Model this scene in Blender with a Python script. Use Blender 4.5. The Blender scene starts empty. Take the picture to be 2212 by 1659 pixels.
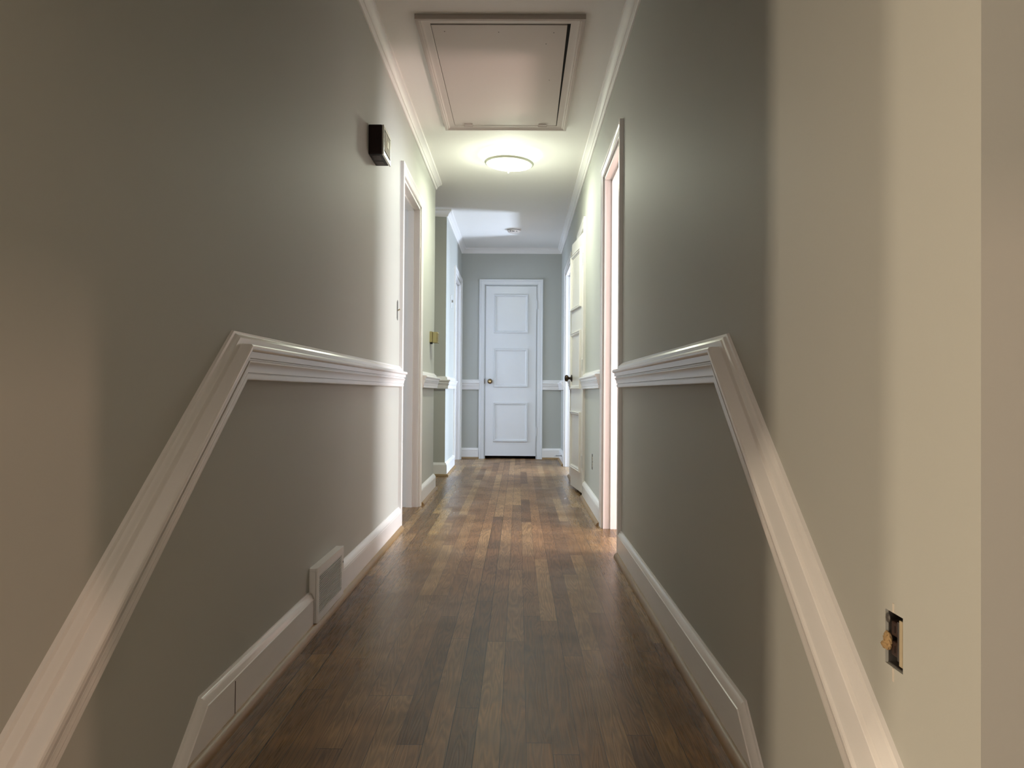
import bpy, bmesh, math, random
from mathutils import Vector, Matrix
random.seed(4)
sc = bpy.context.scene
COL = sc.collection
V = Vector

# ------------------------------------------------------------------ measures
L, R = -0.678, 0.490            # hall wall faces
EYE = 0.7785
ZC = 2.452                      # hall ceiling
YE = 8.63                       # end wall face
YS = 0.79                       # where the hall walls turn into the lower room
TH = 0.12
H0 = 2.015                      # door opening height
SL = 0.778                      # stair slope rise / run (38 degrees)
ZL = -0.975                     # lower floor
ZLC = 1.50                      # lower ceiling

# ------------------------------------------------------------------ materials
def new_mat(name):
    m = bpy.data.materials.new(name); m.use_nodes = True
    nt = m.node_tree
    return m, nt, nt.nodes['Principled BSDF']

def N(nt, typ, **kw):
    n = nt.nodes.new(typ)
    for k, v in kw.items():
        if k in ('inputs',):
            for i, val in v.items(): n.inputs[i].default_value = val
        else: setattr(n, k, v)
    return n

def math_n(nt, op, a, b=None, c=None):
    n = nt.nodes.new('ShaderNodeMath'); n.operation = op
    for i, v in enumerate((a, b, c)):
        if v is None: continue
        if isinstance(v, (int, float)): n.inputs[i].default_value = v
        else: nt.links.new(v, n.inputs[i])
    return n.outputs[0]

def paint(name, col, rough=0.5, var=0.03, bump=0.05, scale=6, spec=0.5, brush=(1, 1, 1), bscale=180, metal=0.0, coat=0.0):
    m, nt, b = new_mat(name)
    tc = N(nt, 'ShaderNodeTexCoord')
    n1 = N(nt, 'ShaderNodeTexNoise'); n1.inputs['Scale'].default_value = scale; n1.inputs['Detail'].default_value = 4
    nt.links.new(tc.outputs['Object'], n1.inputs['Vector'])
    mx = N(nt, 'ShaderNodeMix'); mx.data_type = 'RGBA'
    mx.inputs[6].default_value = (*[c * (1 - var) for c in col], 1)
    mx.inputs[7].default_value = (*[min(1, c * (1 + var)) for c in col], 1)
    nt.links.new(n1.outputs['Fac'], mx.inputs[0]); nt.links.new(mx.outputs[2], b.inputs['Base Color'])
    b.inputs['Roughness'].default_value = rough
    b.inputs['Specular IOR Level'].default_value = spec
    b.inputs['Metallic'].default_value = metal
    b.inputs['Coat Weight'].default_value = coat
    if bump:
        mp = N(nt, 'ShaderNodeMapping'); mp.inputs['Scale'].default_value = brush
        nt.links.new(tc.outputs['Object'], mp.inputs['Vector'])
        n2 = N(nt, 'ShaderNodeTexNoise'); n2.inputs['Scale'].default_value = bscale; n2.inputs['Detail'].default_value = 3
        nt.links.new(mp.outputs[0], n2.inputs['Vector'])
        bp = N(nt, 'ShaderNodeBump'); bp.inputs['Strength'].default_value = bump; bp.inputs['Distance'].default_value = 0.002
        nt.links.new(n2.outputs['Fac'], bp.inputs['Height']); nt.links.new(bp.outputs[0], b.inputs['Normal'])
    return m

def emit(name, col, strength, base=(0.9, 0.9, 0.85)):
    m, nt, b = new_mat(name)
    b.inputs['Base Color'].default_value = (*base, 1)
    b.inputs['Emission Color'].default_value = (*col, 1)
    b.inputs['Emission Strength'].default_value = strength
    b.inputs['Roughness'].default_value = 0.25
    return m

def oak_floor(name):
    m, nt, b = new_mat(name)
    lk = nt.links.new
    tc = N(nt, 'ShaderNodeTexCoord'); sp = N(nt, 'ShaderNodeSeparateXYZ'); lk(tc.outputs['Object'], sp.inputs[0])
    X, Y = sp.outputs[0], sp.outputs[1]
    W = 0.0572
    sx = math_n(nt, 'DIVIDE', math_n(nt, 'ADD', X, 5.012), W)
    ix = math_n(nt, 'FLOOR', sx); fx = math_n(nt, 'FRACT', sx)
    wn = N(nt, 'ShaderNodeTexWhiteNoise'); wn.noise_dimensions = '1D'; lk(ix, wn.inputs['W'])
    sy = math_n(nt, 'ADD', math_n(nt, 'DIVIDE', Y, 0.93), math_n(nt, 'MULTIPLY', wn.outputs['Value'], 17.0))
    iy = math_n(nt, 'FLOOR', sy); fy = math_n(nt, 'FRACT', sy)
    cb = N(nt, 'ShaderNodeCombineXYZ'); lk(ix, cb.inputs[0]); lk(iy, cb.inputs[1])
    w2 = N(nt, 'ShaderNodeTexWhiteNoise'); w2.noise_dimensions = '3D'; lk(cb.outputs[0], w2.inputs['Vector'])
    rnd = w2.outputs['Value']; sc_ = N(nt, 'ShaderNodeSeparateColor'); lk(w2.outputs['Color'], sc_.inputs[0])
    # grain coordinates: each strip gets its own offset
    gx = math_n(nt, 'ADD', X, math_n(nt, 'MULTIPLY', rnd, 37.0))
    gy = math_n(nt, 'ADD', Y, math_n(nt, 'MULTIPLY', sc_.outputs[1], 53.0))
    gv = N(nt, 'ShaderNodeCombineXYZ'); lk(math_n(nt, 'MULTIPLY', gx, 1.0), gv.inputs[0]); lk(math_n(nt, 'MULTIPLY', gy, 0.08), gv.inputs[1])
    wv = N(nt, 'ShaderNodeTexNoise'); wv.inputs['Scale'].default_value = 20; wv.inputs['Detail'].default_value = 2; wv.inputs['Distortion'].default_value = 0.3
    lk(gv.outputs[0], wv.inputs['Vector'])
    rings = math_n(nt, 'PINGPONG', math_n(nt, 'MULTIPLY', wv.outputs['Fac'], 15.0), 0.5)
    rings = math_n(nt, 'MULTIPLY', rings, 2.0)
    gv2 = N(nt, 'ShaderNodeCombineXYZ'); lk(math_n(nt, 'MULTIPLY', gx, 1.0), gv2.inputs[0]); lk(math_n(nt, 'MULTIPLY', gy, 0.02), gv2.inputs[1])
    fine = N(nt, 'ShaderNodeTexNoise'); fine.inputs['Scale'].default_value = 420; fine.inputs['Detail'].default_value = 3; lk(gv2.outputs[0], fine.inputs['Vector'])
    # base colour per board
    cr = N(nt, 'ShaderNodeValToRGB'); lk(rnd, cr.inputs[0])
    cols = [(0.0, (.160, .086, .034)), (0.2, (.215, .118, .048)), (0.45, (.275, .155, .064)), (0.7, (.315, .190, .082)), (0.9, (.41, .262, .115)), (1.0, (.140, .076, .034))]
    el = cr.color_ramp.elements
    el[0].position = cols[0][0]; el[0].color = (*cols[0][1], 1); el[1].position = 1.0; el[1].color = (*cols[-1][1], 1)
    for p, c in cols[1:-1]:
        e = el.new(p); e.color = (*c, 1)
    # worn grey lane along the middle of the hall
    big = N(nt, 'ShaderNodeTexNoise'); big.inputs['Scale'].default_value = 2.6; big.inputs['Detail'].default_value = 4; lk(tc.outputs['Object'], big.inputs['Vector'])
    dx = math_n(nt, 'ABSOLUTE', math_n(nt, 'ADD', X, 0.05))
    lane = N(nt, 'ShaderNodeMapRange'); lane.interpolation_type = 'SMOOTHSTEP'
    lk(math_n(nt, 'ADD', dx, math_n(nt, 'MULTIPLY', math_n(nt, 'SUBTRACT', big.outputs['Fac'], 0.5), 0.5)), lane.inputs[0])
    lane.inputs[1].default_value = 0.16; lane.inputs[2].default_value = 0.46; lane.inputs[3].default_value = 0.80; lane.inputs[4].default_value = 0.0
    mw = N(nt, 'ShaderNodeMix'); mw.data_type = 'RGBA'; lk(lane.outputs[0], mw.inputs[0]); lk(cr.outputs[0], mw.inputs[6])
    grey = N(nt, 'ShaderNodeMix'); grey.data_type = 'RGBA'; grey.blend_type = 'MULTIPLY'; grey.inputs[0].default_value = 1
    lk(cr.outputs[0], grey.inputs[6]); grey.inputs[7].default_value = (1.14, 1.06, 1.14, 1)
    lk(grey.outputs[2], mw.inputs[7])
    # darken by rings, fine pores
    rg = N(nt, 'ShaderNodeMapRange'); lk(rings, rg.inputs[0]); rg.inputs[3].default_value = 0.68; rg.inputs[4].default_value = 1.10
    fg = N(nt, 'ShaderNodeMapRange'); lk(fine.outputs['Fac'], fg.inputs[0]); fg.inputs[1].default_value = .3; fg.inputs[2].default_value = .7; fg.inputs[3].default_value = 0.76; fg.inputs[4].default_value = 1.14
    stn = N(nt, 'ShaderNodeTexNoise'); stn.inputs['Scale'].default_value = 5.2; stn.inputs['Detail'].default_value = 3; lk(tc.outputs['Object'], stn.inputs['Vector'])
    sg = N(nt, 'ShaderNodeMapRange'); lk(stn.outputs['Fac'], sg.inputs[0]); sg.inputs[1].default_value = .35; sg.inputs[2].default_value = .62; sg.inputs[3].default_value = 0.74; sg.inputs[4].default_value = 1.08
    f = math_n(nt, 'MULTIPLY', math_n(nt, 'MULTIPLY', rg.outputs[0], fg.outputs[0]), sg.outputs[0])
    # seams
    ex = math_n(nt, 'MINIMUM', fx, math_n(nt, 'SUBTRACT', 1.0, fx))
    ey = math_n(nt, 'MINIMUM', fy, math_n(nt, 'SUBTRACT', 1.0, fy))
    gw = math_n(nt, 'MULTIPLY', math_n(nt, 'ADD', math_n(nt, 'POWER', wn.outputs['Value'], 3.0), 0.22), 0.026)
    gapx = math_n(nt, 'LESS_THAN', ex, gw)
    gapy = math_n(nt, 'LESS_THAN', ey, 0.0011)
    gap = math_n(nt, 'MAXIMUM', gapx, gapy)
    f = math_n(nt, 'MULTIPLY', f, math_n(nt, 'SUBTRACT', 1.0, math_n(nt, 'MULTIPLY', gap, 0.90)))
    fin = N(nt, 'ShaderNodeMix'); fin.data_type = 'RGBA'; fin.blend_type = 'MULTIPLY'; fin.inputs[0].default_value = 1
    cf = N(nt, 'ShaderNodeCombineColor'); lk(f, cf.inputs[0]); lk(f, cf.inputs[1]); lk(f, cf.inputs[2])
    lk(mw.outputs[2], fin.inputs[6]); lk(cf.outputs[0], fin.inputs[7])
    lk(fin.outputs[2], b.inputs['Base Color'])
    # roughness: finish worn in the lane
    b.inputs['Specular IOR Level'].default_value = 0.30
    rr = N(nt, 'ShaderNodeMapRange'); lk(lane.outputs[0], rr.inputs[0]); rr.inputs[2].default_value = 0.8; rr.inputs[3].default_value = 0.28; rr.inputs[4].default_value = 0.46
    r2 = math_n(nt, 'ADD', rr.outputs[0], math_n(nt, 'MULTIPLY', math_n(nt, 'SUBTRACT', fine.outputs['Fac'], 0.5), 0.18))
    lk(r2, b.inputs['Roughness'])
    hgt = math_n(nt, 'SUBTRACT', math_n(nt, 'ADD', math_n(nt, 'MULTIPLY', rings, 0.25), math_n(nt, 'ADD', math_n(nt, 'MULTIPLY', fine.outputs['Fac'], 0.35), math_n(nt, 'MULTIPLY', rnd, 0.6))), math_n(nt, 'MULTIPLY', gap, 1.2))
    bp = N(nt, 'ShaderNodeBump'); bp.inputs['Strength'].default_value = 0.35; bp.inputs['Distance'].default_value = 0.0012
    lk(hgt, bp.inputs['Height']); lk(bp.outputs[0], b.inputs['Normal'])
    return m

M = {}
M['wall'] = paint('sage_wall_paint', (.500, .508, .470), .62, .02, .06, 1.5, .22)
M['pinkroom'] = paint('pink_room_paint', (.85, .66, .62), .6, .02, .05, 1.5)
M['coolroom'] = paint('pale_blue_room_paint', (.72, .74, .78), .6, .02, .05, 1.5)
M['dimroom'] = paint('taupe_room_paint', (.50, .46, .42), .6, .02, .05, 1.5)
M['ceil'] = paint('ceiling_paint', (.88, .865, .84), .75, .02, .08, 2, .3, bscale=120)
M['white'] = paint('white_semigloss', (.87, .85, .83), .26, .02, .10, 9, .5, (1, .12, 1), 90)
M['crown'] = paint('white_crown_paint', (.87, .85, .83), .5, .02, .10, 9, .3)
M['doorw'] = paint('door_white', (.76, .77, .78), .28, .015, .10, 9, .5, (1, 1, .12), 90)
M['shoe'] = paint('stained_shoe_wood', (.30, .190, .085), .42, .15, .10, 14, .5, (1, .05, 1), 120)
M['oak'] = oak_floor('oak_strip_floor')
M['black'] = paint('black_gap', (.004, .004, .004), .9, 0, 0)
M['brown'] = paint('dark_brown_plastic', (.014, .005, .004), .45, .1, .05, 30, .25)
M['brownlt'] = paint('brown_vent_slots', (.045, .024, .018), .5, .1, .05, 30)
M['silver'] = paint('silver_trim', (.62, .60, .56), .22, .02, 0, 5, .5, metal=.9)
M['beige'] = paint('beige_grille_cloth', (.47, .43, .33), .6, .08, .2, 60)
M['cream'] = paint('cream_plastic', (.80, .72, .50), .4, .03, 0)
M['gold'] = paint('gold_anodised', (.38, .34, .17), .45, .06, .05, 40, metal=.45)
M['golddk'] = paint('gold_groove', (.16, .12, .04), .5, .05, 0)
M['brass'] = paint('aged_brass', (.20, .135, .06), .28, .15, .05, 60, metal=.95)
M['brasshi'] = paint('polished_brass', (.72, .60, .36), .2, .05, 0, 60, metal=.95)
M['bronze'] = paint('dark_bronze', (.06, .042, .028), .3, .15, 0, 60, metal=.9)
M['steel'] = paint('spring_steel', (.28, .27, .26), .32, .05, 0, 60, metal=.95)
M['plate'] = paint('white_plastic', (.74, .75, .76), .3, .02, 0)
M['grey'] = paint('grey_box_metal', (.12, .11, .10), .5, .3, .1, 80, metal=.4)
M['ivory'] = paint('aged_ivory_bakelite', (.50, .42, .28), .45, .1, .05, 60)
M['plaster'] = paint('broken_plaster', (.40, .27, .13), .9, .2, .4, 90)
M['spackle'] = paint('patching_plaster', (.62, .57, .49), .85, .05, .4, 60)
M['panel'] = paint('hatch_panel_paint', (.60, .545, .51), .65, .02, .08, 3, .2)
M['glass'] = emit('lit_glass_dish', (.93, 1.0, .90), 7.0)
M['rim'] = paint('frosted_glass_rim', (.72, .75, .62), .25, .05, 0)
M['bulb'] = emit('lit_bulb', (.95, 1.0, .88), 10.0)
M['canopy'] = paint('light_pan_enamel', (.60, .60, .46), .3, .05, 0)
M['smoke'] = paint('beige_detector_plastic', (.66, .60, .55), .45, .04, 0)

# ------------------------------------------------------------------ mesh helpers
def box(bm, x0, x1, y0, y1, z0, z1, bev=0.0):
    vs = [bm.verts.new((x, y, z)) for x in (x0, x1) for y in (y0, y1) for z in (z0, z1)]
    fs = [bm.faces.new([vs[i] for i in q]) for q in ((0, 1, 3, 2), (4, 6, 7, 5), (0, 4, 5, 1), (2, 3, 7, 6), (0, 2, 6, 4), (1, 5, 7, 3))]
    if bev:
        es = {e for f in fs for e in f.edges}
        bmesh.ops.bevel(bm, geom=list(es), offset=bev, segments=2, profile=.6, affect='EDGES')
    return vs

def lathe(bm, prof, c, axis='Z', n=40, sign=1, tilt=0):
    """prof: list of (r, h)"""
    rings = []
    for r, h in prof:
        ring = []
        for k in range(n):
            a = 2 * math.pi * k / n
            if axis == 'Z': p = V((r * math.cos(a), r * math.sin(a), sign * h))
            elif axis == 'X': p = V((sign * h, r * math.cos(a), r * math.sin(a)))
            else: p = V((r * math.cos(a), sign * h, r * math.sin(a)))
            if tilt: p = Matrix.Rotation(tilt, 3, 'Y') @ p
            ring.append(bm.verts.new(V(c) + p))
        rings.append(ring)
    for a, b in zip(rings, rings[1:]):
        for k in range(n):
            bm.faces.new((a[k], a[(k + 1) % n], b[(k + 1) % n], b[k]))
    for ring in (rings[0], rings[-1]):
        bm.faces.new(ring)

def mitre(a, b): return (a + b) / (1 + a.dot(b))

def sweep(bm, pts, ns, ups, prof, close=False):
    """pts path; ns / ups: one outward and one up vector per segment; prof: closed polygon [(out, up)]"""
    nseg = len(pts) - 1
    rings = []
    for i, p in enumerate(pts):
        a, b = max(0, i - 1), min(nseg - 1, i)
        n = ns[a] if a == b else mitre(ns[a], ns[b])
        u = ups[a] if a == b else mitre(ups[a], ups[b])
        rings.append([bm.verts.new(p + n * o + u * h) for o, h in prof])
    m = len(prof)
    for a, b in zip(rings, rings[1:]):
        for k in range(m):
            bm.faces.new((a[k], a[(k + 1) % m], b[(k + 1) % m], b[k]))
    bm.faces.new(rings[0]); bm.faces.new(rings[-1][::-1])

def link(name, bm, mats, parent=None, smooth=None):
    bmesh.ops.recalc_face_normals(bm, faces=bm.faces)
    me = bpy.data.meshes.new(name); bm.to_mesh(me); bm.free()
    if not isinstance(mats, (list, tuple)): mats = [mats]
    for m in mats: me.materials.append(m)
    o = bpy.data.objects.new(name, me); COL.objects.link(o)
    if parent: o.parent = parent
    if smooth is not None:
        for p in me.polygons: p.use_smooth = True
        me.set_sharp_from_angle(angle=math.radians(smooth))
    return o

def B(): return bmesh.new()

def tag(o, label, cat, group=None, kind=None):
    o['label'] = label; o['category'] = cat
    if group: o['group'] = group
    if kind: o['kind'] = kind
    return o

def struct(name, bm, m, label, cat, smooth=None):
    return tag(link(name, bm, m, None, smooth), label, cat, kind='structure')

def empty(name, loc, label=None, cat=None, kind=None, parent=None):
    o = bpy.data.objects.new(name, None); COL.objects.link(o); o.location = loc
    o.empty_display_size = .05
    if parent: o.parent = parent
    if label: tag(o, label, cat, kind=kind)
    return o

def part(name, bm, m, parent, smooth=None):
    """geometry written in world coordinates, parented keeping its place"""
    o = link(name, bm, m, None, smooth)
    o.parent = parent
    bpy.context.view_layer.update()
    o.matrix_parent_inverse = parent.matrix_world.inverted()
    return o

def wall_grid(bm, axis, c0, c1, a0, a1, z0, z1, holes):
    """a wall slab between c0..c1 on `axis`, spanning a0..a1 x z0..z1, minus holes [(a0,a1,z0,z1)]; one clean shell"""
    As = sorted({a0, a1, *[h[0] for h in holes], *[h[1] for h in holes]})
    Zs = sorted({z0, z1, *[h[2] for h in holes], *[h[3] for h in holes]})
    As = [a for a in As if a0 <= a <= a1]; Zs = [z for z in Zs if z0 <= z <= z1]
    def solid(i, j):
        if i < 0 or j < 0 or i >= len(As) - 1 or j >= len(Zs) - 1: return False
        a, z = (As[i] + As[i + 1]) / 2, (Zs[j] + Zs[j + 1]) / 2
        return not any(h[0] < a < h[1] and h[2] < z < h[3] for h in holes)
    cache = {}
    def vt(c, a, z):
        k = (round(c, 5), round(a, 5), round(z, 5))
        if k not in cache: cache[k] = bm.verts.new((c, a, z) if axis == 'X' else (a, c, z))
        return cache[k]
    for i in range(len(As) - 1):
        for j in range(len(Zs) - 1):
            if not solid(i, j): continue
            x0, x1, y0, y1 = As[i], As[i + 1], Zs[j], Zs[j + 1]
            for c in (c0, c1):
                bm.faces.new([vt(c, x0, y0), vt(c, x1, y0), vt(c, x1, y1), vt(c, x0, y1)])
            for (ni, nj, p, q) in ((i - 1, j, (x0, y0), (x0, y1)), (i + 1, j, (x1, y0), (x1, y1)), (i, j - 1, (x0, y0), (x1, y0)), (i, j + 1, (x0, y1), (x1, y1))):
                if not solid(ni, nj):
                    bm.faces.new([vt(c0, *p), vt(c1, *p), vt(c1, *q), vt(c0, *q)])

# ------------------------------------------------------------------ floor, ceiling, walls
LD = (4.25, 4.99)      # left near doorway
LF = (7.715, 8.49)     # left far doorway
RD = (3.592, 4.262)    # right near doorway
RC = (5.555, 6.075)    # linen closet
RF = (6.945, 7.775)    # right far doorway
YA0, YA1 = 5.893, 6.823  # side passage on the left
NOSE = 1.452

bm = B(); box(bm, -5.2, 5.0, NOSE - .0, YE + .9, -.10, 0)
struct('floor', bm, M['oak'], 'worn brown oak strip floor running down the hall', 'floor')
bm = B(); box(bm, -5.2, 5.0, YS + .12, YE + .9, ZC, ZC + .1)
struct('ceiling', bm, M['ceil'], 'off-white painted hall ceiling', 'ceiling')

sw = (4.085, 4.125, 1.18, 1.275)           # uncovered switch hole, left wall
bm = B(); wall_grid(bm, 'X', L - TH, L, YS, YA0, ZL, ZC, [(LD[0], LD[1], -.06, H0), sw])
struct('wall_left', bm, M['wall'], 'long grey-green hall wall on the left with the sloping rail', 'wall')
bm = B(); wall_grid(bm, 'X', L - TH, L, YA1, YE, -.08, ZC, [(LF[0], LF[1], -.06, H0)])
struct('wall_left_far', bm, M['wall'], 'brightly lit wall on the left beyond the side passage', 'wall')
o1 = (.949, .994, .423, .494); o2 = (4.90, 4.96, .265, .37)
bm = B(); wall_grid(bm, 'X', R, R + TH, YS, YE, ZL, ZC, [(RD[0], RD[1], -.06, H0), (RC[0], RC[1], -.06, H0), (RF[0], RF[1], -.06, H0), o1, o2])
struct('wall_right', bm, M['wall'], 'long grey-green hall wall on the right with the sloping rail', 'wall')
ED = (-.398, .204)
bm = B(); wall_grid(bm, 'Y', YE, YE + TH, L - TH - 2.2, R + TH, -.08, ZC, [(ED[0], ED[1], -.06, 2.02)])
struct('wall_end', bm, M['wall'], 'blue-grey wall closing the far end of the hall', 'wall')
# side passage
bm = B(); wall_grid(bm, 'Y', YA1, YA1 + TH, -2.8, L - TH, 0, ZC, [])
struct('wall_passage', bm, M['wall'], 'green-grey wall turning left into the side passage', 'wall')
bm = B(); wall_grid(bm, 'Y', YA0 - TH, YA0, -2.8, L - TH, 0, ZC, [])
struct('wall_passage_near', bm, M['wall'], 'near wall of the side passage', 'wall')
bm = B(); box(bm, -2.92, -2.8, YA0 - TH, YA1 + TH, 0, ZC)
struct('wall_passage_end', bm, M['wall'], 'closing wall of the side passage', 'wall')

def room(name, x0, x1, y0, y1, mat, label, open_side):
    bm = B()
    t = .05
    if open_side != 'x0': box(bm, x0 - t, x0, y0, y1, 0, ZC)
    if open_side != 'x1': box(bm, x1, x1 + t, y0, y1, 0, ZC)
    box(bm, x0, x1, y0 - t, y0, 0, ZC); box(bm, x0, x1, y1, y1 + t, 0, ZC)
    return struct(name, bm, mat, label, 'wall')
room('wall_right_bedroom', R + TH, 4.2, 1.9, 5.30, M['pinkroom'], 'pink walls of the room behind the near right doorway', 'x0')
room('wall_right_linen', R + TH, 1.15, 5.45, 6.20, M['dimroom'], 'inside of the linen closet', 'x0')
room('wall_right_far_room', R + TH, 4.2, 6.4, 10.4, M['coolroom'], 'pale walls of the room behind the far right doorway', 'x0')
room('wall_left_room', -4.2, L - TH, 2.4, 5.70, M['dimroom'], 'walls of the room behind the near left doorway', 'x1')
room('wall_left_far_room', -2.6, L - TH, 7.1, 8.55, M['coolroom'], 'walls of the room behind the far left doorway', 'x1')
bm = B(); box(bm, ED[0] - .2, ED[1] + .2, YE + .6, YE + .65, 0, ZC); box(bm, ED[0] - .25, ED[0] - .2, YE + TH, YE + .65, 0, ZC); box(bm, ED[1] + .2, ED[1] + .25, YE + TH, YE + .65, 0, ZC)
struct('wall_end_closet', bm, M['dimroom'], 'dark closet behind the end door', 'wall')

# lower room behind the viewer, where the stairs go down
bm = B(); box(bm, -3.4, 3.6, -3.6, 1.42, ZL - .1, ZL)
struct('floor_lower', bm, M['oak'], 'oak floor of the lower room', 'floor')
bm = B(); box(bm, -3.4, 3.6, -3.6, YS + .12, ZLC, ZLC + .1)
struct('ceiling_lower', bm, M['ceil'], 'ceiling of the lower room', 'ceiling')
bm = B(); wall_grid(bm, 'Y', YS, YS + TH, -3.4, 3.6, ZL, ZC + .1, [(L, R, ZL, ZLC), (L - TH, L, ZL, ZC + .1), (R, R + TH, ZL, ZC + .1)])
struct('wall_stair', bm, M['wall'], 'grey-brown wall at the right edge turning away from the hall', 'wall')
bm = B(); wall_grid(bm, 'X', 1.4, 1.52, -3.6, YS, ZL, ZLC, [(-.5, .70, ZL, 1.08)])
box(bm, -3.5, -3.4, -3.6, YS, ZL, ZLC); box(bm, -3.4, 3.6, -3.7, -3.6, ZL, ZLC); box(bm, 3.6, 3.7, -3.6, YS, ZL, ZLC)
struct('wall_lower', bm, M['wall'], 'walls of the lower room', 'wall')

# stairs
bm = B()
for k in range(5):
    y1 = NOSE - .25 * k; zt = -.195 * (k + 1)
    if k == 0: bm.free(); st = empty('staircase', (0, NOSE, -.5), 'short flight of oak stairs going down from the hall floor', 'stairs', 'structure')
    if k < 4:
        bm = B(); box(bm, L + .021, R - .021, y1 - .25 - .025, y1 - .0, zt - .03, zt, .006); part('tread', bm, M['oak'], st)
    bm = B(); box(bm, L + .021, R - .021, y1 - .012, y1 - .0, max(zt, ZL), zt + .195 - (.10 if k == 0 else .03)); part('riser', bm, M['white'], st)

# ------------------------------------------------------------------ mouldings
UP = V((0, 0, 1)); PX = V((1, 0, 0)); NX = V((-1, 0, 0)); PY = V((0, 1, 0)); NY = V((0, -1, 0))
CROWN = [(0, 2.391), (.007, 2.391), (.010, 2.3935), (.012, 2.398), (.0135, 2.404), (.015, 2.409), (.019, 2.410), (.020, 2.413), (.024, 2.4195), (.030, 2.426), (.037, 2.432), (.043, 2.4355), (.0465, 2.437), (.0475, 2.440), (.0475, ZC + .001), (0, ZC + .001)]
bm = B()
sweep(bm, [V((-2.8, YA1, 0)), V((L, YA1, 0)), V((L, YE, 0)), V((R, YE, 0)), V((R, YS + .12, 0))], [NY, PX, NY, NX], [UP] * 4, CROWN)
struct('trim_1', bm, M['crown'], 'white crown moulding round the far end and along the right ceiling edge', 'trim', 25)
bm = B()
sweep(bm, [V((L, YS + .12, 0)), V((L, YA0, 0)), V((-2.8, YA0, 0))], [PX, PY], [UP] * 2, CROWN)
struct('trim_2', bm, M['crown'], 'white crown moulding along the left ceiling edge to the passage corner', 'trim', 25)

# chair rail, reference height = top on the wall
ZR = .920
RAIL0 = [(-.001, .920), (.006, .918), (.008, .9125), (.0105, .911), (.014, .908), (.016, .905), (.019, .9025), (.0195, .899), (.0195, .8905), (.0205, .8885), (.040, .8880), (.0445, .8865), (.047, .8835), (.048, .8795), (.047, .8755), (.0445, .8725), (.040, .8710), (.0385, .8705), (.0380, .868), (.0375, .8555), (.0300, .8548), (.0300, .8518), (.0345, .8515), (.0345, .8503), (.0310, .8500), (.0310, .8480), (.0365, .8475), (.0365, .8455), (.034, .843), (.0305, .837), (.0285, .830), (.028, .8245), (.028, .8210), (.0215, .8203), (.0215, .8183), (.0265, .8175), (.0265, .8085), (.025, .8045), (.022, .803), (-.001, .803)]
RAIL = [(o, z - ZR) for o, z in RAIL0]
US = V((0, -SL, 1)).normalized(); US = V((0, -math.sin(math.atan(SL)), math.cos(math.atan(SL))))
def slope_run(bm, xw, n, yk, zk, y_low, y_far, prof):
    p = [V((xw, y_low, zk - (yk - y_low) * SL)), V((xw, yk, zk)), V((xw, y_far, zk))]
    sweep(bm, p, [n, n], [US, UP], prof)
bm = B(); slope_run(bm, L, PX, 1.737, ZR, YS + .02, LD[0] - .069, RAIL)
struct('trim_3', bm, M['white'], 'white chair rail on the left wall, bending down with the stairs', 'trim', 22)
bm = B(); slope_run(bm, R, NX, 1.733, ZR, YS + .02, RD[0] - .071, RAIL)
struct('trim_4', bm, M['white'], 'white chair rail on the right wall, bending down with the stairs', 'trim', 22)
def flat(pts, ns, prof, name, label, mat='white', sm=22):
    bm = B(); sweep(bm, [V((x, y, 0)) for x, y in pts], ns, [UP] * len(ns), prof)
    return struct(name, bm, M[mat], label, 'trim', sm)
CW = .070   # casing width
flat([(L, LD[1] + CW), (L, YA0), (-2.8, YA0)], [PX, PY], RAIL0, 'trim_5', 'short chair rail between the left doorway and the passage corner')
flat([(-2.8, YA1), (L, YA1), (L, LF[0] - CW)], [NY, PX], RAIL0, 'trim_6', 'chair rail wrapping the far corner of the side passage')
flat([(L, YE), (ED[0] - .065, YE)], [NY], RAIL0, 'trim_7', 'short chair rail left of the end door')
flat([(ED[1] + .07, YE), (R, YE), (R, RF[1] + CW)], [NY, NX], RAIL0, 'trim_8', 'chair rail right of the end door')
flat([(R, RD[1] + CW), (R, RC[0] - CW)], [NX], RAIL0, 'trim_9', 'chair rail between the near right doorway and the linen closet')
flat([(R, RC[1] + CW), (R, RF[0] - CW)], [NX], RAIL0, 'trim_10', 'chair rail behind the open closet door')

ZB = .125
CAP0 = [(-.001, .125), (.0035, .1245), (.0055, .121), (.008, .1195), (.012, .1145), (.0150, .108), (.0165, .1035), (.0190, .1025), (.0190, .0990), (.0165, .0975), (-.001, .0975)]
CAP = [(o, z - ZB) for o, z in CAP0]
BASE0 = CAP0[:-1] + [(.0180, .0965), (.0190, .0945), (.0190, .004), (-.001, .004)]
def skirt(xw, n, yk, yfar, name, label, joint=None):
    bm = B(); slope_run(bm, xw, n, yk, ZB, YS + .02, yfar, CAP)
    # board below the cap
    d = .0268; cs = math.cos(math.atan(SL)); off = d / cs
    kz = ZB - d; ky = yk - d * math.tan(math.atan(SL) / 2) * -1 - 0
    ky = yk + (off - d) / SL * 1.0 if False else yk - (d - off) / SL * -1
    # line of slope underside: z = ZB - off - (yk - y)*SL ; meets z = ZB - d
    ky = yk + (off - d) / SL
    yl = YS + .02
    zl = ZB - off - (yk - yl) * SL
    poly = [(yfar, .004), (yfar, kz), (ky, kz), (yl, zl), (yl, zl - .36), (1.510, -.24), (1.510, .004)]
    a = [bm.verts.new((xw - n.x * .001, y, z)) for y, z in poly]; b = [bm.verts.new((xw + n.x * .018, y, z)) for y, z in poly]
    bm.faces.new(a); bm.faces.new(b)
    for k in range(len(poly)):
        bm.faces.new((a[k], a[(k + 1) % len(poly)], b[(k + 1) % len(poly)], b[k]))
    return struct(name, bm, M['white'], label, 'baseboard', 22)
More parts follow.
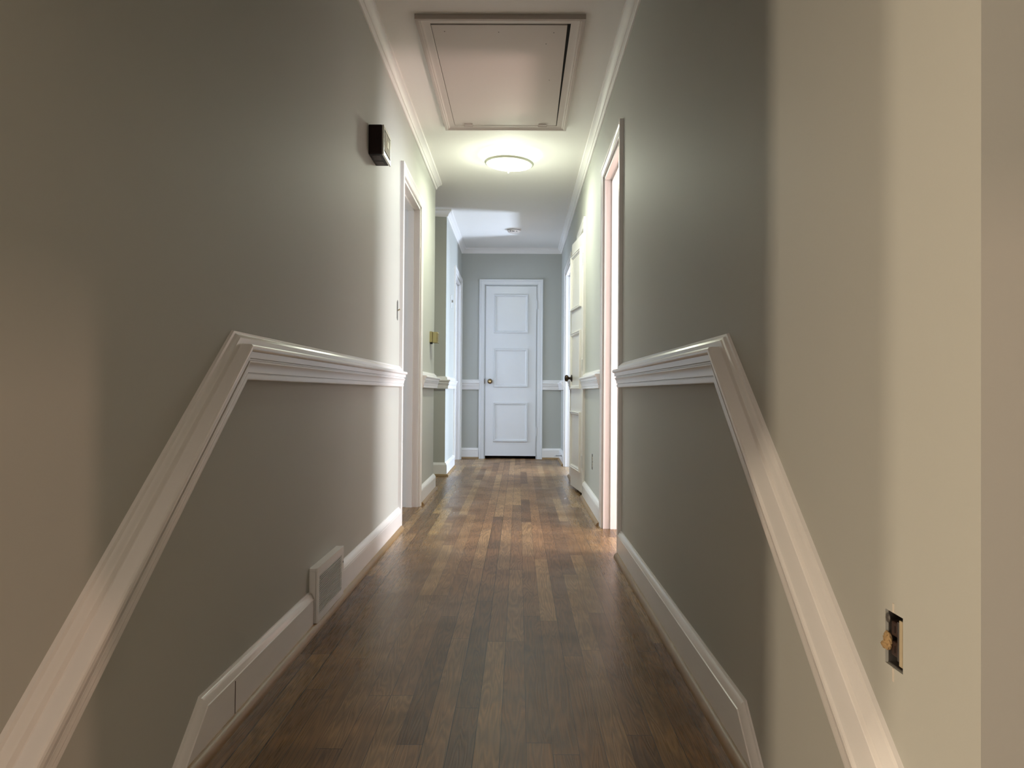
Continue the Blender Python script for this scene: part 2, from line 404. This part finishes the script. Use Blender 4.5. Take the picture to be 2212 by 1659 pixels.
skirt(L, PX, 1.578, 2.399, 'baseboard_left', 'tall white baseboard in the left foreground, bending down with the stairs')
flat([(L, 2.775), (L, LD[0] - CW)], [PX], BASE0, 'baseboard_left_beyond', 'white baseboard on the left between the floor vent and the doorway')
flat([(L, LD[1] + CW), (L, YA0), (-2.8, YA0)], [PX, PY], BASE0, 'baseboard_left_corner', 'short white baseboard ending at the left passage corner')
flat([(-2.8, YA1), (L, YA1), (L, LF[0] - CW)], [NY, PX], BASE0, 'baseboard_passage', 'white baseboard wrapping the far corner of the side passage')
flat([(L, YE), (ED[0] - .065, YE)], [NY], BASE0, 'baseboard_end_left', 'short white baseboard left of the end door')
flat([(ED[1] + .07, YE), (R, YE), (R, RF[1] + CW)], [NY, NX], BASE0, 'baseboard_end_right', 'white baseboard right of the end door, turning the corner')
skirt(R, NX, 1.590, RD[0] - .072, 'baseboard_right', 'long white baseboard in the right foreground, bending down with the stairs')
flat([(R, RD[1] + CW), (R, RC[0] - CW)], [NX], BASE0, 'baseboard_right_beyond', 'white baseboard between the near right doorway and the linen closet')
flat([(R, RC[1] + CW), (R, RF[0] - CW)], [NX], BASE0, 'baseboard_right_far', 'white baseboard beyond the linen closet')
# shoe moulding, stained wood
sh = [(.0180, -.001)] + [(.0180 + .0185 * math.cos(a), .0205 * math.sin(a)) for a in [k * math.pi / 2 / 6 for k in range(7)]]
def shoe(pts, ns, name, label): return flat(pts, ns, sh, name, label, 'shoe', 50)
shoe([(L, 1.455), (L, LD[0] - CW)], [PX], 'trim_11', 'stained wood shoe moulding along the near left baseboard')
shoe([(L, LD[1] + CW), (L, YA0), (-2.8, YA0)], [PX, PY], 'trim_12', 'stained shoe moulding at the left passage corner')
shoe([(-2.8, YA1), (L, YA1), (L, LF[0] - CW)], [NY, PX], 'trim_13', 'stained shoe moulding round the far passage corner')
shoe([(L, YE), (ED[0] - .065, YE)], [NY], 'trim_14', 'stained shoe moulding left of the end door')
shoe([(ED[1] + .07, YE), (R, YE), (R, RF[1] + CW)], [NY, NX], 'trim_15', 'stained shoe moulding right of the end door')
shoe([(R, 1.455), (R, RD[0] - CW)], [NX], 'trim_16', 'stained wood shoe moulding along the near right baseboard')
shoe([(R, RD[1] + CW), (R, RC[0] - CW)], [NX], 'trim_17', 'stained shoe moulding between the near right doorway and closet')
shoe([(R, RC[1] + CW), (R, RF[0] - CW)], [NX], 'trim_18', 'stained shoe moulding beyond the linen closet')
# joint strip in the left baseboard
bm = B(); box(bm, L + .0175, L + .0187, 1.736, 1.739, .004, .0965)
struct('trim_19', bm, M['brownlt'], 'thin scarf joint line across the left foreground baseboard', 'trim')

# ------------------------------------------------------------------ doors
CAS = [(0, .006), (.013, .006), (.0145, .009), (.0125, .012), (.0150, .015), (.0155, .040), (.0165, .044), (.0150, .047), (.0165, .052), (.0190, .056), (.0190, .068), (.0175, .0705), (0, .0705)]
def casing_bm(axis, c, n, a0, a1, zt):
    bm = B()
    P = (lambda a, z: V((c, a, z))) if axis == 'X' else (lambda a, z: V((a, c, z)))
    A = PY if axis == 'X' else PX
    sweep(bm, [P(a0, 0), P(a0, zt), P(a1, zt), P(a1, 0)], [n] * 3, [-A, UP, A], CAS)
    return bm
def jamb_bm(xw, n, a0, a1, zt, deep=TH, t=.0):
    """jamb lining with a stop; the wall's own reveal is painted over by thin boards"""
    bm = B(); s = -n.x
    def xx(d0, d1): return (min(xw + s * d0, xw + s * d1), max(xw + s * d0, xw + s * d1))
    b = .014
    x0, x1 = xx(-.004, deep + .004)
    box(bm, x0, x1, a0 - .001, a0 + b, 0, zt); box(bm, x0, x1, a1 - b, a1 + .001, 0, zt); box(bm, x0, x1, a0, a1, zt - b, zt + .001)
    x0, x1 = xx(.036, .075)
    box(bm, x0, x1, a0 + b - .001, a0 + b + .012, 0, zt - b); box(bm, x0, x1, a1 - b - .012, a1 - b + .001, 0, zt - b)
    box(bm, x0, x1, a0 + b, a1 - b, zt - b - .012, zt - b + .001)
    return bm
def doorway(name, xw, n, a, label, extra=None):
    r = empty(name, (xw, (a[0] + a[1]) / 2, 0), label, 'door frame', 'structure')
    part('casing', casing_bm('X', xw, n, a[0], a[1], H0), M['white'], r, 20)
    part('jamb', jamb_bm(xw, n, a[0], a[1], H0), M['white'], r)
    return r
d_l = doorway('door_1', L, PX, LD, 'white cased doorway on the near left, with dim taupe light')
d_r = doorway('door_2', R, NX, RD, 'white cased doorway on the near right, glowing pink')
d_lf = doorway('door_3', L, PX, LF, 'white cased doorway at the far left beside the end wall')
d_rf = doorway('door_4', R, NX, RF, 'white cased doorway at the far right behind the closet door')

def panel_frame(bm, x0, x1, z0, z1, y, sgn=-1):
    """raised applied moulding rectangle on a leaf face at local y, facing sgn*y"""
    P = [(0, 0), (.012, 0), (.015, .003), (.0155, .008), (.011, .011), (.010, .014), (.0125, .017), (.011, .021), (.005, .025), (.003, .030), (0, .030)]
    n = V((0, sgn, 0)); c = [V((x0, y, z0)), V((x1, y, z0)), V((x1, y, z1)), V((x0, y, z1))]
    dirs = [V((0, 0, 1)), V((-1, 0, 0)), V((0, 0, -1)), V((1, 0, 0))]
    rings = []
    for i in range(4):
        u = dirs[i - 1] + dirs[i]
        rings.append([bm.verts.new(c[i] + n * (o) + u * h) for o, h in P])
    for i in range(4):
        a, b = rings[i], rings[(i + 1) % 4]
        for k in range(len(P)):
            bm.faces.new((a[k], a[(k + 1) % len(P)], b[(k + 1) % len(P)], b[k]))

def knob_parts(parent, loc, rot, dark):
    """round knob with rose, axis local -y"""
    Mx = Matrix.Translation(loc) @ rot
    bm = B(); lathe(bm, [(.029, 0), (.030, .002), (.028, .006), (.018, .009), (.011, .011), (.010, .024), (.014, .028)], (0, 0, 0), 'Y', 32, -1); bm.transform(Mx)
    rose = part('knob_rose', bm, M['bronze'] if dark else M['brass'], parent, 40)
    bm = B(); lathe(bm, [(.012, .026), (.020, .030), (.026, .037), (.027, .045), (.024, .053), (.017, .058), (.008, .060), (.002, .0605)], (0, 0, 0), 'Y', 32, -1); bm.transform(Mx)
    return part('door_knob', bm, M['bronze'] if dark else M['brass'], parent, 40)

# end door (closed, opens towards the hall)
r = empty('door_5', ((ED[0] + ED[1]) / 2, YE, 0), 'closed white three-panel door with brass knob at the far end', 'door', 'structure')
part('casing', casing_bm('Y', YE, NY, ED[0], ED[1], 2.02), M['doorw'], r, 20)
bm = B(); box(bm, ED[0] - .001, ED[0] + .004, YE - .004, YE + TH, 0, 2.02); box(bm, ED[1] - .004, ED[1] + .001, YE - .004, YE + TH, 0, 2.02); box(bm, ED[0], ED[1], YE - .004, YE + TH, 2.0165, 2.021)
part('jamb', bm, M['doorw'], r)
lf = B(); box(lf, ED[0] + .0065, ED[1] - .0065, YE - .008, YE + .028, .034, 2.012, .0015)
leaf = part('door_leaf', lf, M['doorw'], r)
for z0, z1 in ((1.463, 1.914), (.835, 1.284), (.200, .656)):
    bm = B(); panel_frame(bm, -.298, .102, z0, z1, YE - .0082); part('panel_moulding', bm, M['doorw'], leaf, 30)
knob_parts(leaf, V((-.338, YE - .008, .900)), Matrix.Identity(4), False)
bm = B(); lathe(bm, [(.004, .0602), (.012, .0606), (.0125, .0625), (.004, .063)], (-.338, YE - .008, .900), 'Y', 20, -1); part('knob_button', bm, M['brasshi'], leaf, 40)
bm = B(); box(bm, ED[0] - .006, ED[0] + .0005, YE - .019, YE - .006, .872, .93); part('strike_plate', bm, M['bronze'], r)
for zh in (1.795, .318):
    bm = B(); lathe(bm, [(.0055, -.05), (.0055, .05)], (ED[1] - .001, YE - .0165, zh), 'Z', 14)
    box(bm, ED[1] + .0, ED[1] + .012, YE - .0165, YE - .0135, zh - .05, zh + .05); part('hinge', bm, M['plate'], r, 40)

# linen closet door, ajar
r = empty('door_6', (R, (RC[0] + RC[1]) / 2, 0), 'narrow white three-panel closet door standing ajar on the right', 'door', 'structure')
part('casing', casing_bm('X', R, NX, RC[0], RC[1], H0), M['white'], r, 20)
part('jamb', jamb_bm(R, NX, RC[0], RC[1], H0), M['white'], r)
hx, hy = R - .014, RC[0] + .006
wleaf = .505
dirv = V((.424 - hx, 6.085 - hy, 0)); ang = math.atan2(dirv.y, dirv.x)
# local frame: x along the leaf from the hinge, -y... the hall face
Rz = Matrix.Rotation(ang, 4, 'Z')
Mx = Matrix.Translation(V((hx, hy, 0))) @ Rz
bm = B(); box(bm, 0, wleaf, -.034, 0, .024, 1.985, .0015); bm.transform(Mx)
leaf2 = part('door_leaf', bm, M['white'], r)
for z0, z1 in ((1.434, 1.886), (.805, 1.256), (.172, .628)):
    bm = B(); panel_frame(bm, .062, wleaf - .014, z0, z1, .0002, 1); bm.transform(Mx); part('panel_moulding', bm, M['white'], leaf2, 30)
knob_parts(leaf2, Mx @ V((wleaf - .035, 0, .893)), Rz @ Matrix.Rotation(math.pi, 4, 'Z'), True)
for zh in (1.78, .98, .26):
    bm = B(); lathe(bm, [(.0055, -.045), (.0055, .045)], (hx - .004, hy - .006, zh), 'Z', 14); part('hinge', bm, M['plate'], r, 40)

# ------------------------------------------------------------------ ceiling things
# attic hatch
hx0, hx1, hy0, hy1 = -.475, .286, 3.262, 4.668
r = empty('attic_hatch', ((hx0 + hx1) / 2, (hy0 + hy1) / 2, ZC), 'large off-white attic hatch with moulded frame in the hall ceiling', 'hatch')
bm = B(); P = [(0, 0), (.022, 0), (.0235, .004), (.0235, .016), (.019, .019), (.019, .025), (.0165, .028), (.0145, .034), (.0145, .054), (.012, .062), (0, .062)]
c = [V((hx0, hy0, ZC)), V((hx1, hy0, ZC)), V((hx1, hy1, ZC)), V((hx0, hy1, ZC))]
dd = [V((0, 1, 0)), V((-1, 0, 0)), V((0, -1, 0)), V((1, 0, 0))]
rings = [[bm.verts.new(c[i] - UP * o + (dd[i - 1] + dd[i]) * h) for o, h in P] for i in range(4)]
for i in range(4):
    a, b = rings[i], rings[(i + 1) % 4]
    for k in range(len(P)): bm.faces.new((a[k], a[(k + 1) % len(P)], b[(k + 1) % len(P)], b[k]))
part('hatch_frame', bm, M['panel'], r, 25)
fx0, fx1, fy0, fy1 = hx0 + .062, hx1 - .062, hy0 + .062, hy1 - .062
bm = B(); box(bm, fx0 - .002, fx1 + .002, fy0 - .002, fy1 + .002, ZC - .0035, ZC - .0015); part('hatch_gap', bm, M['black'], r)
bm = B()
vs = box(bm, fx0 + .0025, fx1 - .004, fy0 + .016, fy1 - .002, ZC - .011, ZC - .0032)
for v in vs:       # the panel hangs a little askew: the gap widens at the near right
    if v.co.x > 0 and v.co.y < 3.6: v.co.x -= .012
hp = part('hatch_panel', bm, M['panel'], r)
for xx in (-.325, .135):
    bm = B(); box(bm, xx - .025, xx + .025, fy1 - .03, fy1 + .008, ZC - .0165, ZC - .0105, .001)
    lathe(bm, [(.004, -.027), (.004, .027)], (xx, fy1 - .002, ZC - .017), 'X', 10); part('hinge', bm, M['panel'], r, 40)
for (px, py) in ((-.355, 3.40), (-.105, 3.405), (.15, 3.41), (.118, 3.52), (.15, 3.93)):
    bm = B(); lathe(bm, [(.0028, 0), (.0024, .0008)], (px, py, ZC - .011), 'Z', 10, -1); part('nail_head', bm, M['brownlt'], r)

# ceiling light
lx, ly = -.080, 5.22
r = empty('ceiling_light', (lx, ly, ZC), 'lit round glass-dish ceiling light in the middle of the hall', 'ceiling light')
bm = B(); lathe(bm, [(.115, 0), (.118, .004), (.110, .009), (.060, .014), (.02, .016)], (lx, ly, ZC), 'Z', 48, -1); part('ceiling_pan', bm, M['canopy'], r, 40)
bm = B(); lathe(bm, [(.006, .01), (.006, .115)], (lx, ly, ZC), 'Z', 12, -1); box(bm, lx - .05, lx + .05, ly - .012, ly + .012, ZC - .03, ZC - .016); part('lamp_holder', bm, M['brass'], r, 40)
T = math.radians(2.6)
zd = ZC - .052
bm = B()
outer = [(.172, 0), (.1745, .004), (.172, .010), (.164, .015)]
inner = [(.160, .012), (.168, .006), (.168, 0)]
lathe(bm, outer + [(.158, .016), (.158, .013), (.165, .009), (.168, .003), (.168, .0)], (lx, ly, zd), 'Z', 64, -1, T)
# open ring: drop the caps
bmesh.ops.delete(bm, geom=[f for f in bm.faces if len(f.verts) > 8], context='FACES_ONLY')
part('dish_rim', bm, M['rim'], r, 40)
bm = B(); lathe(bm, [(.159, .013), (.150, .018), (.120, .024), (.085, .032), (.055, .042), (.035, .050), (.018, .054), (.004, .055)], (lx, ly, zd), 'Z', 64, -1, T)
bmesh.ops.delete(bm, geom=[f for f in bm.faces if len(f.verts) > 8 and f.calc_center_median().z > zd - .03], context='FACES_ONLY')
part('glass_dish', bm, M['glass'], r, 50)
bm = B(); lathe(bm, [(.016, .0545), (.017, .058), (.011, .062), (.006, .066), (.005, .072), (.002, .074)], (lx - .003, ly, zd), 'Z', 20, -1, T); part('finial', bm, M['brasshi'], r, 40)
for s in (-1, 1):
    bm = B(); lathe(bm, [(.006, -.04), (.017, -.036), (.021, -.02), (.018, 0), (.010, .012), (.010, .024)], (lx + s * .072, ly, ZC - .050), 'X', 20, -s); part('bulb', bm, M['bulb'], r, 50)

# smoke detector
r = empty('smoke_detector', (-.062, 7.60, ZC), 'round beige smoke detector on the far ceiling', 'smoke detector')
bm = B(); lathe(bm, [(.074, 0), (.074, .006), (.070, .010)], (-.062, 7.60, ZC), 'Z', 40, -1); part('base_plate', bm, M['smoke'], r, 40)
bm = B(); lathe(bm, [(.064, .009), (.064, .016)], (-.062, 7.60, ZC), 'Z', 40, -1); part('dark_slot', bm, M['black'], r, 40)
bm = B(); lathe(bm, [(.066, .015), (.067, .020), (.060, .030), (.048, .036), (.01, .037)], (-.062, 7.60, ZC), 'Z', 40, -1); cov = part('cover', bm, M['smoke'], r, 40)
bm = B(); box(bm, -.080, -.055, 7.540, 7.556, ZC - .0345, ZC - .026); part('test_button', bm, M['brownlt'], r)
for q in (-.095, -.035):
    bm = B(); box(bm, q - .006, q + .006, 7.546, 7.556, ZC - .033, ZC - .024); part('vent_slot', bm, M['grey'], r)

# ------------------------------------------------------------------ wall things
# door chime box
r = empty('door_chime', (L, 3.37, 1.90), 'dark brown door chime box with silver-framed front, high on the left wall', 'door chime')
bm = B(); box(bm, L - .001, L + .060, 3.283, 3.462, 1.834, 1.968, .006); body = part('chime_body', bm, M['brown'], r)
bm = B()
bm.free()
for y0 in (3.30, 3.385):
    bm = B(); box(bm, L + .012, L + .048, y0, y0 + .06, 1.8328, 1.8345); part('sound_slot', bm, M['brownlt'], r)
bm = B(); box(bm, L + .0598, L + .0685, 3.281, 3.464, 1.832, 1.966, .003); fr = part('front_frame', bm, M['silver'], r)
bm = B(); box(bm, L + .068, L + .0690, 3.298, 3.447, 1.852, 1.950); part('frame_groove', bm, M['black'], r)
bm = B(); box(bm, L + .0685, L + .0698, 3.305, 3.440, 1.858, 1.944); part('grille_cloth', bm, M['beige'], r)
bm = B(); box(bm, L + .0695, L + .0715, 3.355, 3.392, 1.888, 1.918, .0006); part('badge', bm, M['cream'], r)

# thermostat
r = empty('thermostat', (L, 5.64, 1.19), 'small gold thermostat at the left passage corner', 'thermostat')
bm = B(); box(bm, L - .001, L + .019, 5.590, 5.70, 1.150, 1.232, .002); part('back_plate', bm, M['gold'], r)
bm = B(); box(bm, L + .018, L + .0235, 5.594, 5.696, 1.153, 1.229); part('groove', bm, M['golddk'], r)
bm = B(); box(bm, L + .023, L + .062, 5.590, 5.70, 1.147, 1.228, .003); cv = part('cover', bm, M['gold'], r)
bm = B()
for k in range(7): box(bm, L + .052, L + .0626, 5.5894, 5.699, 1.158 + k * .009, 1.1615 + k * .009)
part('vent_slot', bm, M['golddk'], cv)
bm = B(); box(bm, L + .003, L + .018, 5.600, 5.640, 1.139, 1.151); part('dial_lever', bm, M['black'], r)

# uncovered toggle switch
r = empty('light_switch', (L, 4.105, 1.23), 'bare toggle light switch without cover plate beside the left doorway', 'light switch')
bm = B(); box(bm, L - .05, L - .006, sw[0] - .004, sw[1] + .004, sw[2] - .004, sw[3] + .004); part('switch_box', bm, M['grey'], r)
bm = B(); box(bm, L - .006, L + .0015, 4.094, 4.116, 1.172, 1.283, .0005); part('mounting_strap', bm, M['steel'], r)
bm = B(); box(bm, 0, .017, -.004, .004, -.0035, .0035, .001); bm.transform(Matrix.Translation(V((L, 4.105, 1.226))) @ Matrix.Rotation(math.radians(-28), 4, 'Y')); part('toggle', bm, M['ivory'], r)

# wall plate by the far left doorway
r = empty('wall_plate', (L, 7.33, 1.665), 'white wall plate with small dark knob high beside the far left doorway', 'wall plate')
bm = B(); box(bm, L - .001, L + .006, 7.29, 7.36, 1.605, 1.735, .002); part('plate', bm, M['plate'], r)
bm = B(); box(bm, L + .006, L + .020, 7.320, 7.332, 1.660, 1.684, .002); part('control_knob', bm, M['steel'], r)

# uncovered outlets
def outlet(label, xw, h, big):
    ym, zm = (h[0] + h[1]) / 2, (h[2] + h[3]) / 2
    r = empty('wall_outlet', (xw, ym, zm), label, 'outlet')
    bm = B(); box(bm, xw + .055, xw + .06, h[0] - .003, h[1] + .003, h[2] - .003, h[3] + .003)
    t = .0015
    box(bm, xw + .004, xw + .056, h[0] - .001, h[0] + t, h[2], h[3]); box(bm, xw + .004, xw + .056, h[1] - t, h[1] + .001, h[2], h[3])
    box(bm, xw + .004, xw + .056, h[0], h[1], h[2] - .001, h[2] + t); box(bm, xw + .004, xw + .056, h[0], h[1], h[3] - t, h[3] + .001)
    part('outlet_box', bm, M['grey'], r)
    bm = B(); box(bm, xw + .006, xw + .008, ym - .010, ym + .010, h[2] - .006, h[3] + .006, .0005); part('mounting_strap', bm, M['steel'], r)
    for q in (-1, 1):
        bm = B(); box(bm, xw + .001, xw + .03, ym - .016, ym + .016, zm + q * .0195 - .014, zm + q * .0195 + .014, .004)
        f = part('receptacle', bm, M['ivory'], r)
        bm = B()
        for s in (-.006, .006): box(bm, xw + .0006, xw + .0016, ym + s - .0012, ym + s + .0012, zm + q * .0195 - .004, zm + q * .0195 + .005)
        part('slot', bm, M['black'], f)
    return r
h = o1
ro = empty('wall_outlet', (R, .9715, .4585), 'uncovered wall outlet in a ragged hole low on the right foreground wall', 'outlet')
bm = B(); box(bm, R + .052, R + .056, h[0] - .002, h[1] + .002, h[2] - .002, h[3] + .002)
box(bm, R + .004, R + .053, h[0] - .001, h[0] + .0015, h[2], h[3]); box(bm, R + .004, R + .053, h[1] - .0015, h[1] + .001, h[2], h[3])
box(bm, R + .004, R + .053, h[0], h[1], h[2] - .001, h[2] + .0015); box(bm, R + .004, R + .053, h[0], h[1], h[3] - .0015, h[3] + .001)
part('outlet_box', bm, M['grey'], ro)
bm = B(); box(bm, R + .0015, R + .004, .9535, .9615, h[2] + .006, h[3] - .006, .0008); part('mounting_strap', bm, M['ivory'], ro)
for zz in (.446, .472):
    bm = B(); box(bm, R + .003, R + .030, .9625, .985, zz - .0095, zz + .0095, .002); f = part('receptacle', bm, M['brownlt'], ro)
    bm = B()
    for s_ in (.9655, .9735): box(bm, R + .0026, R + .0034, s_, s_ + .0016, zz - .0045, zz + .0045)
    part('slot', bm, M['black'], f)
bm = B(); bm2 = None
box(bm, R + .0015, R + .0035, .9625, .9665, .434, .4845, .0005); part('metal_ear', bm, M['steel'], ro)
bm = B(); bmesh.ops.create_icosphere(bm, subdivisions=4, radius=.0095, matrix=Matrix.Translation((R + .001, .988, .4535)) @ Matrix.Diagonal((.5, .85, 1.25, 1)))
for v in bm.verts:
    n_ = math.sin(v.co.y * 1500) * math.sin(v.co.z * 1300 + 1) * .0011 + math.sin(v.co.y * 3100 + v.co.z * 2700) * .0006
    v.co += V((-abs(n_), n_, n_ * .8))
    if v.co.z < .449 and v.co.y > .986: v.co.y += .005; v.co.x -= .0015
part('broken_plaster', bm, M['plaster'], ro, 60)
bm = B(); bmesh.ops.create_icosphere(bm, subdivisions=3, radius=.006, matrix=Matrix.Translation((R, .9865, .484)) @ Matrix.Diagonal((.35, .9, 1.1, 1))); part('torn_wallboard', bm, M['grey'], ro, 60)
for zz, hh in ((.4945, .012), (.405, .0175)):
    bm = B(); box(bm, R - .0010, R + .001, .9705, .9745, zz, zz + hh, .0005); part('plaster_smear', bm, M['spackle'], ro)
outlet('small uncovered wall outlet near the baseboard before the closet door', R, o2, False)

# floor vent in the left baseboard
vy0, vy1, vz0, vz1, vx = 2.412, 2.770, .0206, .199, L + .0275
r = empty('floor_vent', (L, (vy0 + vy1) / 2, 0), 'white louvred baseboard vent standing proud of the left wall', 'vent')
bm = B(); b_ = .018
box(bm, L - .001, vx - .006, vy0, vy1, vz1 - .012, vz1, .0015)     # top
box(bm, L - .001, vx - .006, vy0, vy0 + .003, vz0, vz1 - .012); box(bm, L - .001, vx - .006, vy1 - .003, vy1, vz0, vz1 - .012)
part('housing', bm, M['white'], r)
bm = B()
gy0, gy1, gz0, gz1 = 2.432, 2.738, .046, .171
wall_grid(bm, 'X', vx - .007, vx, vy0, vy1, vz0, vz1, [(gy0, gy1, gz0, gz1)])
bmesh.ops.remove_doubles(bm, verts=bm.verts, dist=1e-5)
part('face_frame', bm, M['white'], r)
bm = B(); nl = 20; p = (gz1 - gz0) / nl
for k in range(nl):
    z = gz0 + p * (k + .5)
    pts = [(vx - .0025, z - p * .12), (vx - .0005, z - p * .22), (vx + .0003, z - p * .18), (vx + .0003, z + p * .12), (vx - .0025, z + p * .16)]
    a = [bm.verts.new((x, gy0, zz)) for x, zz in pts]; b = [bm.verts.new((x, gy1, zz)) for x, zz in pts]
    bm.faces.new(a); bm.faces.new(b)
    for i in range(5): bm.faces.new((a[i], a[(i + 1) % 5], b[(i + 1) % 5], b[i]))
part('louvres', bm, M['white'], r)
bm = B(); box(bm, vx - .0060, vx - .0045, gy0 - .004, gy1 + .004, gz0 - .004, gz1 + .004); part('dark_duct', bm, M['black'], r)
bm = B(); lathe(bm, [(.004, 0), (.003, .0015)], (vx, vy1 - .010, .142), 'X', 12, 1); part('screw', bm, M['grey'], r)

# spring door stop on the right baseboard
r = empty('door_stop', (R - .019, 8.10, .085), 'thin metal door stop on the right baseboard near the end wall', 'door stop')
bm = B(); lathe(bm, [(.011, 0), (.011, .004), (.005, .008)], (R - .019, 8.10, .085), 'X', 16, -1); part('base_cup', bm, M['steel'], r, 40)
prof = []
for k in range(36): prof.append((.0045 + (.0012 if k % 2 else 0), .006 + k * .0017))
bm = B(); lathe(bm, prof, (R - .019, 8.10, .085), 'X', 14, -1); part('spring', bm, M['steel'], r, 60)
bm = B(); lathe(bm, [(.0075, .066), (.0080, .070), (.0075, .078), (.003, .080)], (R - .019, 8.10, .085), 'X', 14, -1); part('rubber_tip', bm, M['plate'], r, 40)

# ------------------------------------------------------------------ lights
def area(name, loc, tgt, sx, sy, power, col):
    l = bpy.data.lights.new(name, 'AREA'); l.shape = 'RECTANGLE'; l.size = sx; l.size_y = sy; l.energy = power; l.color = col
    o = bpy.data.objects.new(name, l); COL.objects.link(o); o.location = loc
    o.rotation_euler = (V(tgt) - V(loc)).to_track_quat('-Z', 'Y').to_euler()
    return o
def point(name, loc, power, col, rad=.02):
    l = bpy.data.lights.new(name, 'POINT'); l.energy = power; l.color = col; l.shadow_soft_size = rad
    o = bpy.data.objects.new(name, l); COL.objects.link(o); o.location = loc; return o
GREEN = (.95, 1.0, .80); WARM = (1.0, .80, .58); DAY = (.80, .90, 1.0); PINK = (1.0, .74, .67); BLUE = (.66, .79, 1.0)
for s in (-1, 1): point('bulb_light', (lx + s * .072, ly, ZC - .050), 1.8, GREEN, .022)
point('dish_light', (lx, ly, ZC - .150), 9.0, GREEN, .05)
dl = bpy.data.lights.new('dish_glow', 'AREA'); dl.shape = 'DISK'; dl.size = .24; dl.energy = 14; dl.color = GREEN
do = bpy.data.objects.new('dish_glow', dl); COL.objects.link(do); do.location = (lx, ly, ZC - .128)
# lower room lamps and windows (behind the viewer)
area('lamp_lower_left', (-2.68, -.33, .55), (.49, 1.0, .55), .14, 1.5, 40, WARM)
area('window_lower_left', (-2.68, .45, .55), (.49, .8, .55), .10, 1.5, 24, WARM)
area('lamp_lower_right', (2.49, .12, 1.17), (-.678, .9, .5),   .10, .10, 13, (1, .64, .45))
area('window_lower_back', (-.4, -3.3, .3), (0, 3, .9), 1.6, 1.0, 25, (1.0, .88, .80))
# daylight rooms
area('window_bedroom', (3.9, 3.5, 1.35), (0, 3.9, 1.0), 1.5, 1.3, 200, DAY)
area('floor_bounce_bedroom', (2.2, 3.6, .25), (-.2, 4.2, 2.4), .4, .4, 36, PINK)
area('wall_bounce_bedroom', (1.9, 2.3, 1.3), (.1, 4.2, 1.1), .5, .9, 15, (1.0, .82, .78))  # added light standing in for pink wall bounce onto the door jambs
area('window_far_room', (3.7, 9.4, 1.3), (-.6, 7.0, 1.1), .7, 1.3, 170, BLUE)
area('window_far_room_side', (3.9, 7.0, 1.3), (.2, 7.7, 1.0), .9, 1.2, 55, BLUE)
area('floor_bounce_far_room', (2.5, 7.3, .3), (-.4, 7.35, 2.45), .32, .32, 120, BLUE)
area('window_left_room', (-3.8, 4.2, 1.3), (.4, 4.9, .9), 1.2, 1.2, 60, (.74, .87, 1.0))
area('window_left_far_room', (-2.4, 7.9, 1.3), (.4, 8.2, 1.0), .9, 1.2, 40, BLUE)

w = bpy.data.worlds.new('World'); sc.world = w; w.use_nodes = True
w.node_tree.nodes['Background'].inputs[0].default_value = (.6, .7, .8, 1); w.node_tree.nodes['Background'].inputs[1].default_value = .3

# ------------------------------------------------------------------ camera
FPX = 1600.0
yaw, pit, rol = -0.0094, 0.0107, 0.0071
def ray(x, y):
    c, s = math.cos(rol), math.sin(rol); u, v = c * x + s * y, -s * x + c * y
    X, Y, Z = u / FPX, 1., -v / FPX
    c, s = math.cos(pit), math.sin(pit); Y, Z = c * Y - s * Z, s * Y + c * Z
    c, s = math.cos(yaw), math.sin(yaw); X, Y = c * X + s * Y, -s * X + c * Y
    return V((X, Y, Z))
f0 = ray(0, 0); rt = (ray(FPX, 0) - f0); up = (ray(0, -FPX) - f0)
cam = bpy.data.cameras.new('camera'); co = bpy.data.objects.new('camera', cam); COL.objects.link(co)
cam.sensor_width = 36; cam.sensor_fit = 'HORIZONTAL'; cam.lens = FPX / 2212 * 36; cam.clip_start = .02
m = Matrix((rt.normalized(), up.normalized(), -f0.normalized())).transposed().to_4x4()
m.translation = V((0, 0, EYE)); co.matrix_world = m
sc.camera = co
sc.view_settings.view_transform = 'Standard'; sc.view_settings.look = 'None'; sc.view_settings.exposure = 0; sc.view_settings.gamma = 1
